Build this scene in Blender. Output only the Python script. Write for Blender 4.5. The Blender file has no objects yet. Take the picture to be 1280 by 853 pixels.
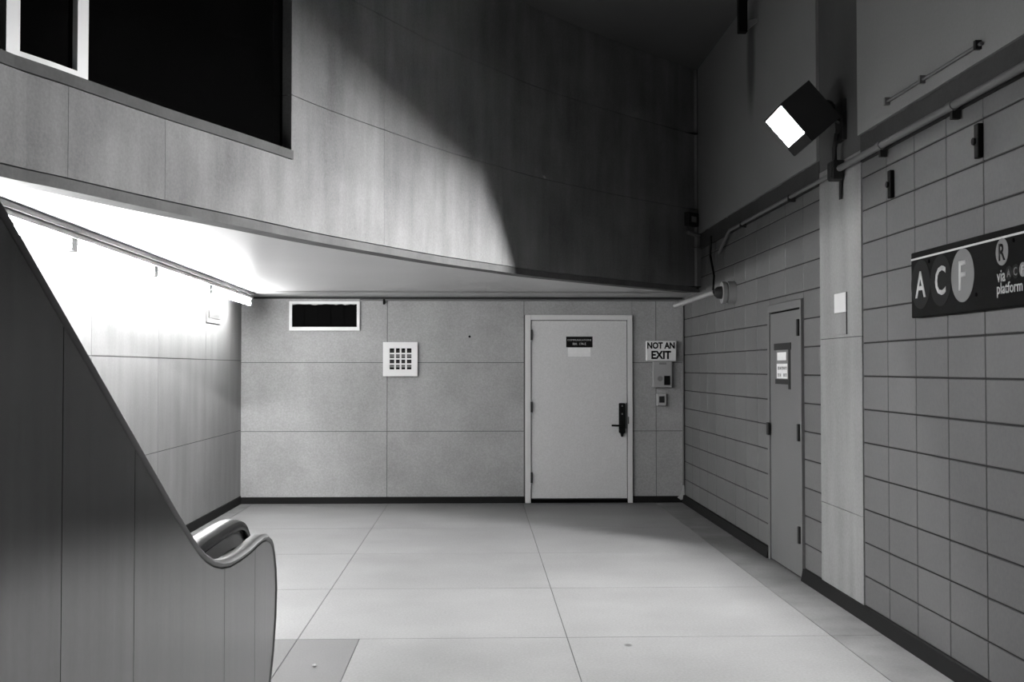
import bpy, bmesh, math, random
from mathutils import Vector, Matrix
random.seed(7)
S = bpy.context.scene
C = S.collection

# ------------------------------------------------------------------ camera
F = 1420.0                     # focal length in pixels of the 1280 x 853 frame
CAM = Vector((0, 0, 1.53))
YAW = math.atan(42 / F)        # to the right of the corridor axis
PITCH = math.atan(34.5 / F)    # slightly upwards
cd = bpy.data.cameras.new('camera')
cam = bpy.data.objects.new('camera', cd)
C.objects.link(cam)
cd.sensor_width = 36
cd.lens = F / 1280 * 36
cam.location = CAM
cam.rotation_euler = (math.pi / 2 + PITCH, 0, -YAW)
S.camera = cam
# ------------------------------------------------------------------ world, exposure
w = bpy.data.worlds.new('world')
S.world = w
w.use_nodes = True
w.node_tree.nodes['Background'].inputs[0].default_value = (0, 0, 0, 1)
w.node_tree.nodes['Background'].inputs[1].default_value = 0.0
S.view_settings.view_transform = 'Standard'
S.view_settings.look = 'None'
S.view_settings.gamma = 1
S.view_settings.use_curve_mapping = False
S.view_settings.exposure = 2.15
FLUO = 43.0                    # radiance of the fluorescent tubes
FLOOD = 16300.0                 # radiance of the arc tube in the floodlight

# ------------------------------------------------------------------ geometry helpers
RM = cam.rotation_euler.to_matrix()
def ray(px, py):
    return (RM @ Vector(((px - 640) / F, -(py - 426.5) / F, -1)))
def onX(px, py, X):
    d = ray(px, py); return CAM + d * ((X - CAM.x) / d.x)
def onY(px, py, Y):
    d = ray(px, py); return CAM + d * ((Y - CAM.y) / d.y)
def onZ(px, py, Z):
    d = ray(px, py); return CAM + d * ((Z - CAM.z) / d.z)

WORLD = {}                     # object -> world location of its origin
def _link(o, parent, loc):
    C.objects.link(o)
    WORLD[o] = Vector(loc)
    if parent is not None:
        o.parent = parent
        o.location = Vector(loc) - WORLD[parent]
    else:
        o.location = loc
    return o
def tag(o, label, cat, group=None, kind=None):
    o['label'] = label; o['category'] = cat
    if group: o['group'] = group
    if kind: o['kind'] = kind
    return o
def empty(name, loc):
    o = bpy.data.objects.new(name, None)
    o.empty_display_size = 0.1
    return _link(o, None, loc)
def mesh_obj(name, bm, mat, parent=None, loc=None, smooth=False):
    """bm is in world coordinates; loc is the origin"""
    if loc is None:
        loc = WORLD[parent] if parent is not None else Vector((0, 0, 0))
    loc = Vector(loc)
    bmesh.ops.translate(bm, verts=bm.verts, vec=-loc)
    bmesh.ops.recalc_face_normals(bm, faces=bm.faces)
    me = bpy.data.meshes.new(name)
    bm.to_mesh(me); bm.free()
    if smooth:
        for p in me.polygons: p.use_smooth = True
        me.set_sharp_from_angle(angle=math.radians(40))
    me.materials.append(mat)
    return _link(bpy.data.objects.new(name, me), parent, loc)
def bm_box(bm, lo, hi, M=None):
    vs = [Vector((x, y, z)) for x in (lo[0], hi[0]) for y in (lo[1], hi[1]) for z in (lo[2], hi[2])]
    if M is not None: vs = [M @ v for v in vs]
    v = [bm.verts.new(p) for p in vs]
    for f in ((0, 1, 3, 2), (4, 6, 7, 5), (0, 4, 5, 1), (2, 3, 7, 6), (0, 2, 6, 4), (1, 5, 7, 3)):
        bm.faces.new([v[i] for i in f])
    return v
BOXES = {}
def box(name, lo, hi, mat, parent=None, bevel=0.0):
    """one box object, its mesh shared between boxes of the same size"""
    lo = Vector([min(a, b) for a, b in zip(lo, hi)]) if True else lo
    hi2 = Vector([max(a, b) for a, b in zip(lo, hi)])
    c = (lo + hi2) / 2; d = hi2 - lo
    key = (round(d.x, 4), round(d.y, 4), round(d.z, 4), mat.name, bevel)
    me = BOXES.get(key)
    if me is None:
        bm = bmesh.new(); bm_box(bm, -d / 2, d / 2)
        bmesh.ops.recalc_face_normals(bm, faces=bm.faces)
        if bevel:
            bmesh.ops.bevel(bm, geom=bm.edges[:], offset=bevel, segments=1, affect='EDGES')
        me = bpy.data.meshes.new(name); bm.to_mesh(me); bm.free()
        me.materials.append(mat); BOXES[key] = me
    return _link(bpy.data.objects.new(name, me), parent, c)
def bm_tube(bm, pts, r, n=10, caps=True):
    pts = [Vector(p) for p in pts]
    rings = []
    rr = r if isinstance(r, (list, tuple)) else [r] * len(pts)
    prev = None
    for i, p in enumerate(pts):
        if i == 0: t = pts[1] - p
        elif i == len(pts) - 1: t = p - pts[i - 1]
        else: t = (pts[i + 1] - p).normalized() + (p - pts[i - 1]).normalized()
        t.normalize()
        if prev is None:
            a = Vector((0, 0, 1)) if abs(t.z) < 0.9 else Vector((1, 0, 0))
            x = t.cross(a).normalized()
        else:
            x = (prev - t * prev.dot(t)).normalized()
        prev = x
        y = t.cross(x)
        rings.append([bm.verts.new(p + (x * math.cos(k * 2 * math.pi / n) + y * math.sin(k * 2 * math.pi / n)) * rr[i]) for k in range(n)])
    for a, b in zip(rings, rings[1:]):
        for k in range(n):
            bm.faces.new((a[k], a[(k + 1) % n], b[(k + 1) % n], b[k]))
    if caps:
        bm.faces.new(rings[0][::-1]); bm.faces.new(rings[-1])
def tube(name, pts, r, mat, parent=None, n=10):
    bm = bmesh.new(); bm_tube(bm, pts, r, n)
    return mesh_obj(name, bm, mat, parent, loc=None if parent is not None else Vector(pts[0]), smooth=True)
def bm_prism(bm, poly, off):
    """poly: world points of a flat outline, off: extrusion vector"""
    a = [bm.verts.new(Vector(p)) for p in poly]
    b = [bm.verts.new(Vector(p) + Vector(off)) for p in poly]
    bm.faces.new(a); bm.faces.new(b[::-1])
    n = len(a)
    for i in range(n):
        bm.faces.new((a[i], b[i], b[(i + 1) % n], a[(i + 1) % n]))
def prism(name, poly, off, mat, parent=None, loc=None, smooth=False):
    bm = bmesh.new(); bm_prism(bm, poly, off)
    return mesh_obj(name, bm, mat, parent, loc=loc, smooth=smooth)

ROT_BACK = Matrix(((1, 0, 0), (0, 0, -1), (0, 1, 0)))     # text facing -Y
ROT_RIGHT = Matrix(((0, 0, -1), (-1, 0, 0), (0, 1, 0)))   # text facing -X
def text(name, body, center, height, mat, parent, R, bold=0.0, width=None, depth=0.0012):
    cu = bpy.data.curves.new(name, 'FONT')
    cu.body = body; cu.size = 1.0; cu.offset = bold; cu.resolution_u = 3
    to = bpy.data.objects.new('tmp', cu); C.objects.link(to)
    dg = bpy.context.evaluated_depsgraph_get(); dg.update()
    me = bpy.data.meshes.new_from_object(to.evaluated_get(dg))
    bpy.data.objects.remove(to)
    xs = [v.co.x for v in me.vertices]; ys = [v.co.y for v in me.vertices]
    sy = height / (max(ys) - min(ys)); sx = sy if width is None else width / (max(xs) - min(xs))
    bm = bmesh.new(); bm.from_mesh(me); bpy.data.meshes.remove(me)
    cx, cy = (max(xs) + min(xs)) / 2, (max(ys) + min(ys)) / 2
    for v in bm.verts: v.co = Vector(((v.co.x - cx) * sx, (v.co.y - cy) * sy, 0))
    g = bmesh.ops.extrude_face_region(bm, geom=bm.faces[:])
    for e in g['geom']:
        if isinstance(e, bmesh.types.BMVert): e.co.z += depth
    for v in bm.verts: v.co = R @ v.co + Vector(center)
    return mesh_obj(name, bm, mat, parent)

# ------------------------------------------------------------------ materials
def new_mat(name):
    m = bpy.data.materials.new(name); m.use_nodes = True
    nt = m.node_tree
    return m, nt, nt.nodes['Principled BSDF']
def grey(v): return (v, v, v, 1)
def plain(name, v, rough=0.6, metal=0.0, spec=0.5):
    m, nt, b = new_mat(name)
    b.inputs['Base Color'].default_value = grey(v)
    b.inputs['Roughness'].default_value = rough
    b.inputs['Metallic'].default_value = metal
    b.inputs['Specular IOR Level'].default_value = spec
    return m
def mottled(name, v, amp=0.25, rough=0.7, fine=60.0, coarse=1.3, streak=0.0, grain=(6, 6, 0.9), speck=0.0, bump=0.0, metal=0.0, spec=0.3, per_object=0.0, coord='world', marks=()):
    """grey material: cloudy patches, vertical streaks, fine speckle, optional stains and painted shade"""
    m, nt, b = new_mat(name)
    N, L = nt.nodes.new, nt.links.new
    geo = N('ShaderNodeNewGeometry')
    pos = geo.outputs['Position']
    def noise(scale, detail, vec, rough_=0.55):
        n = N('ShaderNodeTexNoise'); n.inputs['Scale'].default_value = scale
        n.inputs['Detail'].default_value = detail; n.inputs['Roughness'].default_value = rough_
        L(vec, n.inputs['Vector']); return n.outputs['Fac']
    def math_(op, a, b_):
        n = N('ShaderNodeMath'); n.operation = op
        for i, x in enumerate((a, b_)):
            if isinstance(x, (int, float)): n.inputs[i].default_value = x
            else: L(x, n.inputs[i])
        return n.outputs[0]
    # every contribution is centred on zero
    total = math_('MULTIPLY', math_('SUBTRACT', noise(coarse, 5, pos), 0.5), amp * 2.2)
    if streak:
        mp = N('ShaderNodeMapping'); mp.inputs['Scale'].default_value = grain
        L(pos, mp.inputs['Vector'])
        total = math_('ADD', total, math_('MULTIPLY', math_('SUBTRACT', noise(1.0, 4, mp.outputs[0]), 0.5), streak * 2.2))
    if speck:
        total = math_('ADD', total, math_('MULTIPLY', math_('SUBTRACT', noise(fine, 2, pos), 0.5), speck * 2.2))
    if per_object:
        oi = N('ShaderNodeObjectInfo')
        total = math_('ADD', total, math_('MULTIPLY', math_('SUBTRACT', oi.outputs['Random'], 0.5), per_object * 2))
    val = math_('MULTIPLY', math_('ADD', total, 1.0), v)
    for (cx, cy, cz, sx, sy, sz, depth) in marks:     # soft-edged stains and painted shade, each with its own place
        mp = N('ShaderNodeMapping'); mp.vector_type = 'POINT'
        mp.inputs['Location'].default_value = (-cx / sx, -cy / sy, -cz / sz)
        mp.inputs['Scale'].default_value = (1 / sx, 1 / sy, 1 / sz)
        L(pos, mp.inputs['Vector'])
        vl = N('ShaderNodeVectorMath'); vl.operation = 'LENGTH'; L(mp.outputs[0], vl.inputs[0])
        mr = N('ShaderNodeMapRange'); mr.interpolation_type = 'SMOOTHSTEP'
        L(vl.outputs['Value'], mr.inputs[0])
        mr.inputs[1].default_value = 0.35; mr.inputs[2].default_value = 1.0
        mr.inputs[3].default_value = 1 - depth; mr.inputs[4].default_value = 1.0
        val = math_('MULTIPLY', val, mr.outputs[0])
    cc = N('ShaderNodeCombineColor')
    cl = N('ShaderNodeClamp'); L(val, cl.inputs[0]); cl.inputs[1].default_value = 0.005; cl.inputs[2].default_value = 0.95
    for i in range(3): L(cl.outputs[0], cc.inputs[i])
    L(cc.outputs[0], b.inputs['Base Color'])
    b.inputs['Roughness'].default_value = rough
    b.inputs['Metallic'].default_value = metal
    b.inputs['Specular IOR Level'].default_value = spec
    if bump:
        bp = N('ShaderNodeBump'); bp.inputs['Strength'].default_value = bump; bp.inputs['Distance'].default_value = 0.01
        L(noise(fine * 0.5, 3, pos), bp.inputs['Height']); L(bp.outputs[0], b.inputs['Normal'])
    return m
def emitter(name, strength):
    m = bpy.data.materials.new(name); m.use_nodes = True
    nt = m.node_tree; nt.nodes.clear()
    e = nt.nodes.new('ShaderNodeEmission'); o = nt.nodes.new('ShaderNodeOutputMaterial')
    e.inputs[1].default_value = strength
    nt.links.new(e.outputs[0], o.inputs[0])
    return m

XR, YB, XL = 2.36, 12.96, -2.69          # right wall, back wall, left wall
ZS = 2.345                               # underside of the low ceiling
ZC = 4.72                                # high ceiling
YN = -4.0                                # wall behind the viewpoint

M_conc = mottled('fascia_concrete', 0.18, 0.45, 0.8, 70, 1.8, streak=0.38, speck=0.22, bump=0.15)
M_sof = mottled('soffit_paint', 0.54, 0.10, 0.35, 50, 0.9, speck=0.05, spec=0.4)
M_back = mottled('back_wall_concrete', 0.29, 0.26, 0.55, 60, 2.2, streak=0.08, speck=0.26, spec=0.35)
M_left = mottled('left_wall_concrete', 0.16, 0.28, 0.6, 55, 1.3, streak=0.24, speck=0.14, spec=0.3)
M_floor = mottled('floor_terrazzo', 0.19, 0.26, 0.45, 70, 1.4, speck=0.30, spec=0.3, per_object=0.02, marks=[(-0.4, 13.1, 0, 3.6, 1.5, 1, 0.32), (1.3, 12.6, 0, 1.6, 1.2, 1, 0.25), (0.83, 6.3, 0, 0.03, 0.045, 1, 0.6)])  # marks: grime and shade painted in towards the back wall, plus one small spot
M_floor_dark = mottled('floor_repair', 0.12, 0.15, 0.6, 90, 1.2, speck=0.2)
M_floor_edge = mottled('floor_border', 0.135, 0.6, 0.55, 70, 3.0, speck=0.25)
M_joint = plain('joint_dark', 0.09, 0.9, spec=0.0)
M_lip = mottled('stained_lip', 0.10, 0.35, 0.85, 50, 5.0, streak=0.2, speck=0.15)
M_floor_joint = plain('floor_joint', 0.1, 0.8, spec=0.1)
M_grout = plain('grout_dark', 0.015, 0.9)
M_tile = mottled('glazed_block', 0.112, 0.16, 0.5, 60, 1.4, speck=0.16, spec=0.35, per_object=0.05)
M_plaster = mottled('plaster', 0.24, 0.10, 0.85, 60, 1.2, speck=0.08, marks=[(XR, 9.62, 4.2, 0.3, 0.2, 0.62, 0.6)])
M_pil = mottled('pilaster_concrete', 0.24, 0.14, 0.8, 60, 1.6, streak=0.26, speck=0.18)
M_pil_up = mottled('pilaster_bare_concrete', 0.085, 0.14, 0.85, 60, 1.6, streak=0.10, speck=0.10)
M_band = mottled('rough_concrete_band', 0.05, 0.35, 0.9, 40, 3.0, speck=0.15, bump=0.5)
M_base = mottled('black_base', 0.01, 0.3, 0.75, 30, 2.0, spec=0.1)
M_ceil = mottled('ceiling_paint', 0.1, 0.1, 0.85, 40, 1.0)
M_door = mottled('door_paint', 0.54, 0.06, 0.5, 70, 1.5, speck=0.16)
M_frame = mottled('door_frame_paint', 0.56, 0.06, 0.5, 70, 1.5)
M_door2 = mottled('service_door_paint', 0.13, 0.12, 0.55, 60, 1.5, speck=0.06)
M_white = plain('white_enamel', 0.66, 0.45)
M_offwhite = mottled('off_white_plate', 0.38, 0.1, 0.6, 60, 6.0)
M_black = plain('black_plastic', 0.004, 0.55, spec=0.12)
M_dark = plain('dark_metal', 0.02, 0.6, spec=0.2)
M_void = plain('dark_void', 0.004, 0.9, spec=0.0)
M_glass = plain('dark_glass', 0.0015, 0.1, spec=0.04)
M_pipe = mottled('conduit_paint', 0.13, 0.15, 0.5, 40, 3.0, spec=0.4)
M_pipe_lt = mottled('conduit_galvanised', 0.24, 0.15, 0.4, 40, 4.0, spec=0.5)
M_box = mottled('grey_enamel_box', 0.3, 0.06, 0.5, 60, 5.0)
M_sign = plain('sign_black', 0.004, 0.75, spec=0.06)
M_sign_grey = plain('sign_dark_disc', 0.018, 0.75, spec=0.06)
M_sign_mid = plain('sign_light_disc', 0.13, 0.5)
M_sign_white = plain('sign_white', 0.5, 0.5)
M_steel = mottled('brushed_steel', 0.22, 0.14, 0.2, 60, 1.4, streak=0.24, grain=(22, 22, 1.6), speck=0.08, metal=0.95)
M_steel_lt = mottled('polished_steel', 0.14, 0.05, 0.42, 60, 1.4, metal=0.9)
M_rubber = plain('rubber_handrail', 0.006, 0.26, spec=0.18)
M_hous = plain('lamp_housing', 0.03, 0.5, 0.2)
M_refl = plain('lamp_reflector', 0.45, 0.5)
M_chan = plain('fixture_channel', 0.16, 0.5)
M_sill = mottled('sill_concrete', 0.085, 0.3, 0.85, 50, 5.0, speck=0.15)
M_paper = mottled('notice_paper', 0.75, 0.12, 0.7, 60, 20.0)
M_fluo = emitter('fluorescent_light', FLUO)
M_arc = emitter('flood_arc', FLOOD)

# ------------------------------------------------------------------ FLOOR
fl = box('floor', (XL - 0.3, YN, -0.2), (XR + 0.3, YB + 0.3, -0.004), M_floor_joint)
tag(fl, 'pale terrazzo floor of large square slabs with dark joints', 'floor', kind='structure')
xs = [XL, -2.54, -1.02, 0.505, 2.02, XR]
ys = [YN, -2.53, -1.03, 0.47, 1.97, 3.47, 4.97, 6.49, 7.95, 9.45, 10.95, YB]
G = 0.0025
for i in range(len(xs) - 1):
    for j in range(len(ys) - 1):
        x0, x1, y0, y1 = xs[i], xs[i + 1], ys[j], ys[j + 1]
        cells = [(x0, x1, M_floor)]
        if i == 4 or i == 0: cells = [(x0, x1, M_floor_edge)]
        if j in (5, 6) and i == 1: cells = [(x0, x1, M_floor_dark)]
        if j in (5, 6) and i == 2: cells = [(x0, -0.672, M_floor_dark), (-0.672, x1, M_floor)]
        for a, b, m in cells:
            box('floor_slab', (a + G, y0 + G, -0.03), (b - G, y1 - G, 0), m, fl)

# ------------------------------------------------------------------ BACK WALL
zt = lambda px, py: onY(px, py, YB).z
xb = lambda px, py=461: onY(px, py, YB).x
wb = box('wall_back', (XL - 0.3, YB + 0.004, 0), (XR + 0.3, YB + 0.3, 2.6), M_joint)
tag(wb, 'concrete back wall of large smooth panels below the low ceiling', 'wall', kind='structure')
bx = [XL, xb(484), xb(655), xb(820), XR]
bz = [0.0, zt(484, 539.5), zt(484, 453.5), ZS + 0.02]
D0, D1 = xb(656.5, 520), xb(790.5, 520)           # outer edges of the door frame
DT = zt(720, 394)
g = 0.0035
def back_panel(x0, x1, z0, z1):
    box('panel', (x0 + g, YB - 0.0, z0 + g), (x1 - g, YB + 0.02, z1 - g), M_back, wb)
for i in range(4):
    for j in range(3):
        x0, x1, z0, z1 = bx[i], bx[i + 1], bz[j], bz[j + 1]
        if i == 1: x1 = min(x1, D0 + g)
        if i == 2:                        # the doorway
            if z0 > 1.5:
                back_panel(x0, D1, DT - g, z1)
            back_panel(D1 - g, x1, z0, z1)
            continue
        back_panel(x0, x1, z0, z1)
bb = box('baseboard_back', (XL, YB - 0.012, 0), (D0 - 0.002, YB - 0.0005, 0.075), M_base)
tag(bb, 'black base strip along the foot of the back wall left of the door', 'baseboard', kind='structure')
bb = box('baseboard_back', (D1 + 0.002, YB - 0.012, 0), (XR - 0.02, YB - 0.0005, 0.075), M_base)
tag(bb, 'short black base strip in the corner right of the grey door', 'baseboard', kind='structure')

# ------------------------------------------------------------------ LEFT WALL
wl = box('wall_left', (XL - 0.3, YN, 0), (XL - 0.004, YB + 0.3, ZC), M_joint)
tag(wl, 'concrete left wall washed by the fluorescent tubes', 'wall', kind='structure')
ly = [YB - 1.66 * k for k in range(0, 11)]
lz = [0.0, 0.83, 1.62, ZS + 0.02, ZC]
for i in range(len(ly) - 1):
    for j in range(4):
        box('panel', (XL - 0.02, max(ly[i + 1], YN) + g, lz[j] + g), (XL, ly[i] - g, lz[j + 1] - g), M_left, wl)
bb = box('baseboard_left', (XL, YN, 0), (XL + 0.012, YB - 0.015, 0.09), M_base)
tag(bb, 'black base strip along the foot of the left wall', 'baseboard', kind='structure')

# ------------------------------------------------------------------ RIGHT WALL
BAND0, BAND1 = 2.80, 2.965
PY0, PY1 = 6.905, 7.757                 # pilaster
DY0, DY1 = 8.175, 9.135                 # service door, outer frame
TD = onX(1007, 373, XR).z               # top of that frame
wr = box('wall_right', (XR + 0.006, YN, 0), (XR + 0.3, YB + 0.3, ZC), M_grout)
tag(wr, 'right wall of stacked glazed blocks with painted plaster above', 'wall', kind='structure')
rows = [0.085] + [0.265 + 0.203 * k for k in range(13)] + [BAND0]
cols = [5.224 + 0.42 * k for k in range(-6, 5)]
cols[-1] = PY0
TG = 0.0045
def tile(y0, y1, z0, z1):
    if y1 - y0 < 0.03 or z1 - z0 < 0.03: return
    box('tile', (XR, y0 + TG * 0.85, z0 + TG), (XR + 0.03, y1 - TG * 0.85, z1 - TG), M_tile, wr, bevel=0.003)
spans = [(a, b) for a, b in zip(cols, cols[1:])] + [(PY1, DY0)]
for a, b in spans:
    for z0, z1 in zip(rows, rows[1:]): tile(a, b, z0, z1)
far = [DY1 + 0.42 * k for k in range(10)]; far[-1] = YB
for a, b in zip(far, far[1:]):
    for z0, z1 in zip(rows, rows[1:]): tile(a, b, z0, z1)
for z0, z1 in zip(rows, rows[1:]):
    if z1 > TD + 0.02:
        tile(DY0, (DY0 + DY1) / 2, max(z0, TD), z1); tile((DY0 + DY1) / 2, DY1, max(z0, TD), z1)
bm = bmesh.new()                         # the run of blocks beside and behind the viewpoint
y = cols[0]
while y > YN + 0.5:
    for z0, z1 in zip(rows, rows[1:]):
        bm_box(bm, (XR, y - 0.42 + TG, z0 + TG), (XR + 0.03, y - TG, z1 - TG))
    y -= 0.42
o = mesh_obj('tile_run', bm, M_tile, wr); o['kind'] = 'stuff'
# plaster above, in two fields beside the pilaster
box('plaster_field', (XR - 0.025, PY1, BAND1), (XR + 0.05, YB, ZC), M_plaster, wr)
box('plaster_field', (XR - 0.025, YN, BAND1), (XR + 0.05, PY0, ZC), M_plaster, wr)
def ragged_band(y0, y1):
    bm = bmesh.new(); poly = [(XR - 0.008, y0, BAND0), (XR - 0.008, y1, BAND0)]
    n = max(2, int((y1 - y0) / 0.12)); 
    top = []
    for k in range(n + 1):
        top.append((XR - 0.008, y0 + (y1 - y0) * k / n, BAND1 + random.uniform(-0.012, 0.014)))
    bm_prism(bm, poly + top[::-1], (0.05, 0, 0))
    bm.normal_update()
    o = mesh_obj('concrete_band', bm, M_band, wr)
ragged_band(YN, PY0); ragged_band(PY1, YB)
pl = empty('pillar', (XR, (PY0 + PY1) / 2, 0))
tag(pl, 'concrete pilaster between the glazed blocks under the floodlight', 'pillar', kind='structure')
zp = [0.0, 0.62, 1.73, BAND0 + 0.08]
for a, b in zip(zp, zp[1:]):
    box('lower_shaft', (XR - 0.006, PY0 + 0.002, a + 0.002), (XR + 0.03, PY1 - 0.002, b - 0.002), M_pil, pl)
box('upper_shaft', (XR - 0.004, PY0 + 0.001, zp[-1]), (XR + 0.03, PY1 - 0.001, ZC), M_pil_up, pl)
for nm, a, b, lab in (('baseboard_right', YN, DY0 - 0.01, 'black base strip under the station sign and pilaster'),
                      ('baseboard_right', DY1 + 0.01, YB - 0.013, 'black base strip between the narrow service door and the back corner')):
    bm = bmesh.new()
    bm_prism(bm, [(XR - 0.036, a, 0), (XR - 0.020, a, 0.085), (XR + 0.004, a, 0.085), (XR + 0.004, a, 0)], (0, b - a, 0))
    tag(mesh_obj(nm, bm, M_base, loc=(XR, a, 0)), lab, 'baseboard', kind='structure')

# ------------------------------------------------------------------ LOW CEILING AND CURVED WALL ABOVE IT
lip = [(0, 219), (65, 232.5), (131, 247), (205, 263), (305, 283), (400, 302.5), (480, 316.5), (554, 329), (629, 339.5), (672, 345.5), (777, 356.5), (869, 365)]
P = [onZ(px, py, ZS) for px, py in lip]
P = [Vector((p.x, p.y)) for p in P]
d = (P[-1] - P[-2]).normalized()
P.append(P[-1] + d * ((XR + 0.02 - P[-1].x) / d.x))         # on to the right wall
d = (P[0] - P[2]).normalized()
for k in range(1, 6):                                        # on along the escalator, beside the viewpoint
    ang = math.radians((13, 8, 4, 1, 0)[k - 1])
    P.insert(0, P[0] + Vector((-math.sin(ang), -math.cos(ang))) * 0.9)
def catmull(pts, n=10):
    out = []
    q = [pts[0] * 2 - pts[1]] + pts + [pts[-1] * 2 - pts[-2]]
    for i in range(1, len(q) - 2):
        p0, p1, p2, p3 = q[i - 1:i + 3]
        for k in range(n):
            t = k / n
            out.append(0.5 * (2 * p1 + (p2 - p0) * t + (2 * p0 - 5 * p1 + 4 * p2 - p3) * t * t + (3 * p1 - p0 - 3 * p2 + p3) * t ** 3))
    out.append(pts[-1]); return out
CV = catmull(P)
for _ in range(6):                                           # fair the curve
    CV = [CV[0]] + [(a + b * 2 + c) / 4 for a, b, c in zip(CV, CV[1:], CV[2:])] + [CV[-1]]
LEN = [0.0]
for a, b in zip(CV, CV[1:]): LEN.append(LEN[-1] + (b - a).length)
def at(s):
    s = max(0, min(LEN[-1] - 1e-6, s))
    lo, hi = 0, len(LEN) - 1
    while hi - lo > 1:
        m = (lo + hi) // 2
        if LEN[m] <= s: lo = m
        else: hi = m
    f = (s - LEN[lo]) / (LEN[lo + 1] - LEN[lo])
    p = CV[lo].lerp(CV[lo + 1], f)
    t = (CV[min(lo + 2, len(CV) - 1)] - CV[max(lo - 1, 0)]).normalized()
    return p, Vector((t.y, -t.x))                            # point, normal into the hall
def s_of(px):
    """arc length where the curved wall is seen at this image column"""
    best = min(range(len(CV)), key=lambda i: abs(math.atan2(CV[i].x, CV[i].y) - math.atan2(ray(px, 300).x, ray(px, 300).y)))
    return LEN[best]
def z_at(px, py):
    p, n = at(s_of(px)); dd = ray(px, py)
    return CAM.z + dd.z * (p.length / math.hypot(dd.x, dd.y))
def curved(bm, s0, s1, z0, z1, o0, o1, step=0.25):
    """a block following the curve between arc lengths and heights; o = offset towards the hall"""
    n = max(1, int((s1 - s0) / step + 0.5)); R = []
    for k in range(n + 1):
        p, nn = at(s0 + (s1 - s0) * k / n)
        R.append([bm.verts.new(Vector((*(p + nn * o), z))) for o, z in ((o1, z0), (o1, z1), (o0, z1), (o0, z0))])
    for a, b in zip(R, R[1:]):
        for k in range(4): bm.faces.new((a[k], a[(k + 1) % 4], b[(k + 1) % 4], b[k]))
    bm.faces.new(R[0]); bm.faces.new(R[-1][::-1])
# ceiling slab below: left wall, back wall, curved edge
bm = bmesh.new(); R = []
for i, p in enumerate(CV):
    e = p - at(LEN[i])[1] * 0.06
    R.append([bm.verts.new((e.x, e.y, ZS)), bm.verts.new((e.x, e.y, ZS + 0.12)), bm.verts.new((XL, e.y, ZS + 0.12)), bm.verts.new((XL, e.y, ZS))])
R.append([bm.verts.new(c) for c in ((XR + 0.02, YB, ZS), (XR + 0.02, YB, ZS + 0.12), (XL, YB, ZS + 0.12), (XL, YB, ZS))])
for r0, r1 in zip(R, R[1:]):
    for k in range(4): bm.faces.new((r0[k], r0[(k + 1) % 4], r1[(k + 1) % 4], r1[k]))
bm.faces.new(R[0]); bm.faces.new(R[-1][::-1])
o = mesh_obj('ceiling_low', bm, M_sof, loc=(0, 10, ZS))
tag(o, 'low painted ceiling under the curved concrete wall', 'ceiling', kind='structure')
# curved wall: backing, lip, panels
S_END = LEN[-1]
ZSILL = (z_at(355, 185) + z_at(5, 66)) / 2
SJ = s_of(359.5)                                             # right jamb of the dark opening
ZJ = [ZS + 0.052, (z_at(482, 162) + z_at(628, 210)) / 2, (z_at(482, 22) + z_at(628, 90)) / 2]
ZJ.append(ZC)
print('sill', ZSILL, 'joints', ZJ, 'curve', [tuple(round(c, 2) for c in p) for p in P])
bm = bmesh.new()
curved(bm, 0, S_END, ZS + 0.051, ZSILL - 0.06, -0.14, -0.03)
curved(bm, SJ, S_END, ZSILL - 0.06, ZC, -0.14, -0.03)
wu = mesh_obj('wall_upper', bm, M_joint, loc=(0, 8, ZS))
tag(wu, 'curved concrete wall rising above the low ceiling to the high ceiling', 'wall', kind='structure')
bm = bmesh.new(); curved(bm, 0, S_END, ZS - 0.003, ZS + 0.05, -0.14, -0.010, 0.1)
mesh_obj('drip_lip', bm, M_lip, wu)
sj = [s_of(85), s_of(482), s_of(628), s_of(765)]
pitch = (sj[3] - sj[1]) / 2
sv = [0, sj[0] - 2 * pitch, sj[0] - pitch, sj[0], s_of(203)] + sj[1:] + [S_END]
sv = sorted(s for s in sv if 0 <= s <= S_END)
q = 0.0026
for s0, s1 in zip(sv, sv[1:]):
    if s1 - s0 < 0.1: continue
    for z0, z1 in zip(ZJ, ZJ[1:]):
        parts = [(s0, s1, z0, z1)]
        if s0 < SJ and z1 > ZSILL:
            parts = []
            zc = min(z1, ZSILL - 0.055)
            if zc > z0 + 0.05: parts.append((s0, min(s1, SJ + q), z0, zc))
            if s1 > SJ + 0.05: parts.append((SJ - q, s1, z0, z1))
        for a, b, c, e in parts:
            bm = bmesh.new(); curved(bm, a + 0.0014, b - 0.0014, c + q * .8, e - q * .8, -0.10, 0.0)
            mesh_obj('panel', bm, M_conc, wu, smooth=False)
bm = bmesh.new(); curved(bm, 0, SJ + 0.005, ZSILL - 0.055, ZSILL, -0.14, 0.012)
mesh_obj('sill', bm, M_sill, wu)
# the dark opening: a white window frame and dark panes behind
so0, so1 = s_of(8), s_of(109)
wn = empty('window_1', Vector((*at((so0 + so1) / 2)[0], ZSILL)))
tag(wn, 'dark upper window with one white framed sash above the escalator', 'window', kind='structure')
fw0, fw1 = s_of(21) - so0, so1 - s_of(99)
def wpart(name, s0, s1, z0, z1, o0, o1, m, par=wn):
    bm = bmesh.new(); curved(bm, s0, s1, z0, z1, o0, o1, 0.15); return mesh_obj(name, bm, m, par)
wpart('frame_stile', so0, so0 + fw0, ZSILL + 0.001, ZC, -0.06, -0.01, M_white)
wpart('frame_stile', so1 - fw1, so1, ZSILL + 0.001, ZC, -0.06, -0.01, M_white)
wpart('frame_rail', so0 + fw0, so1 - fw1, ZSILL + 0.001, ZSILL + 0.032, -0.06, -0.01, M_white)
wpart('edge_bead', so1 + 0.004, so1 + 0.016, ZSILL + 0.001, ZC, -0.06, -0.02, M_offwhite)
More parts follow.
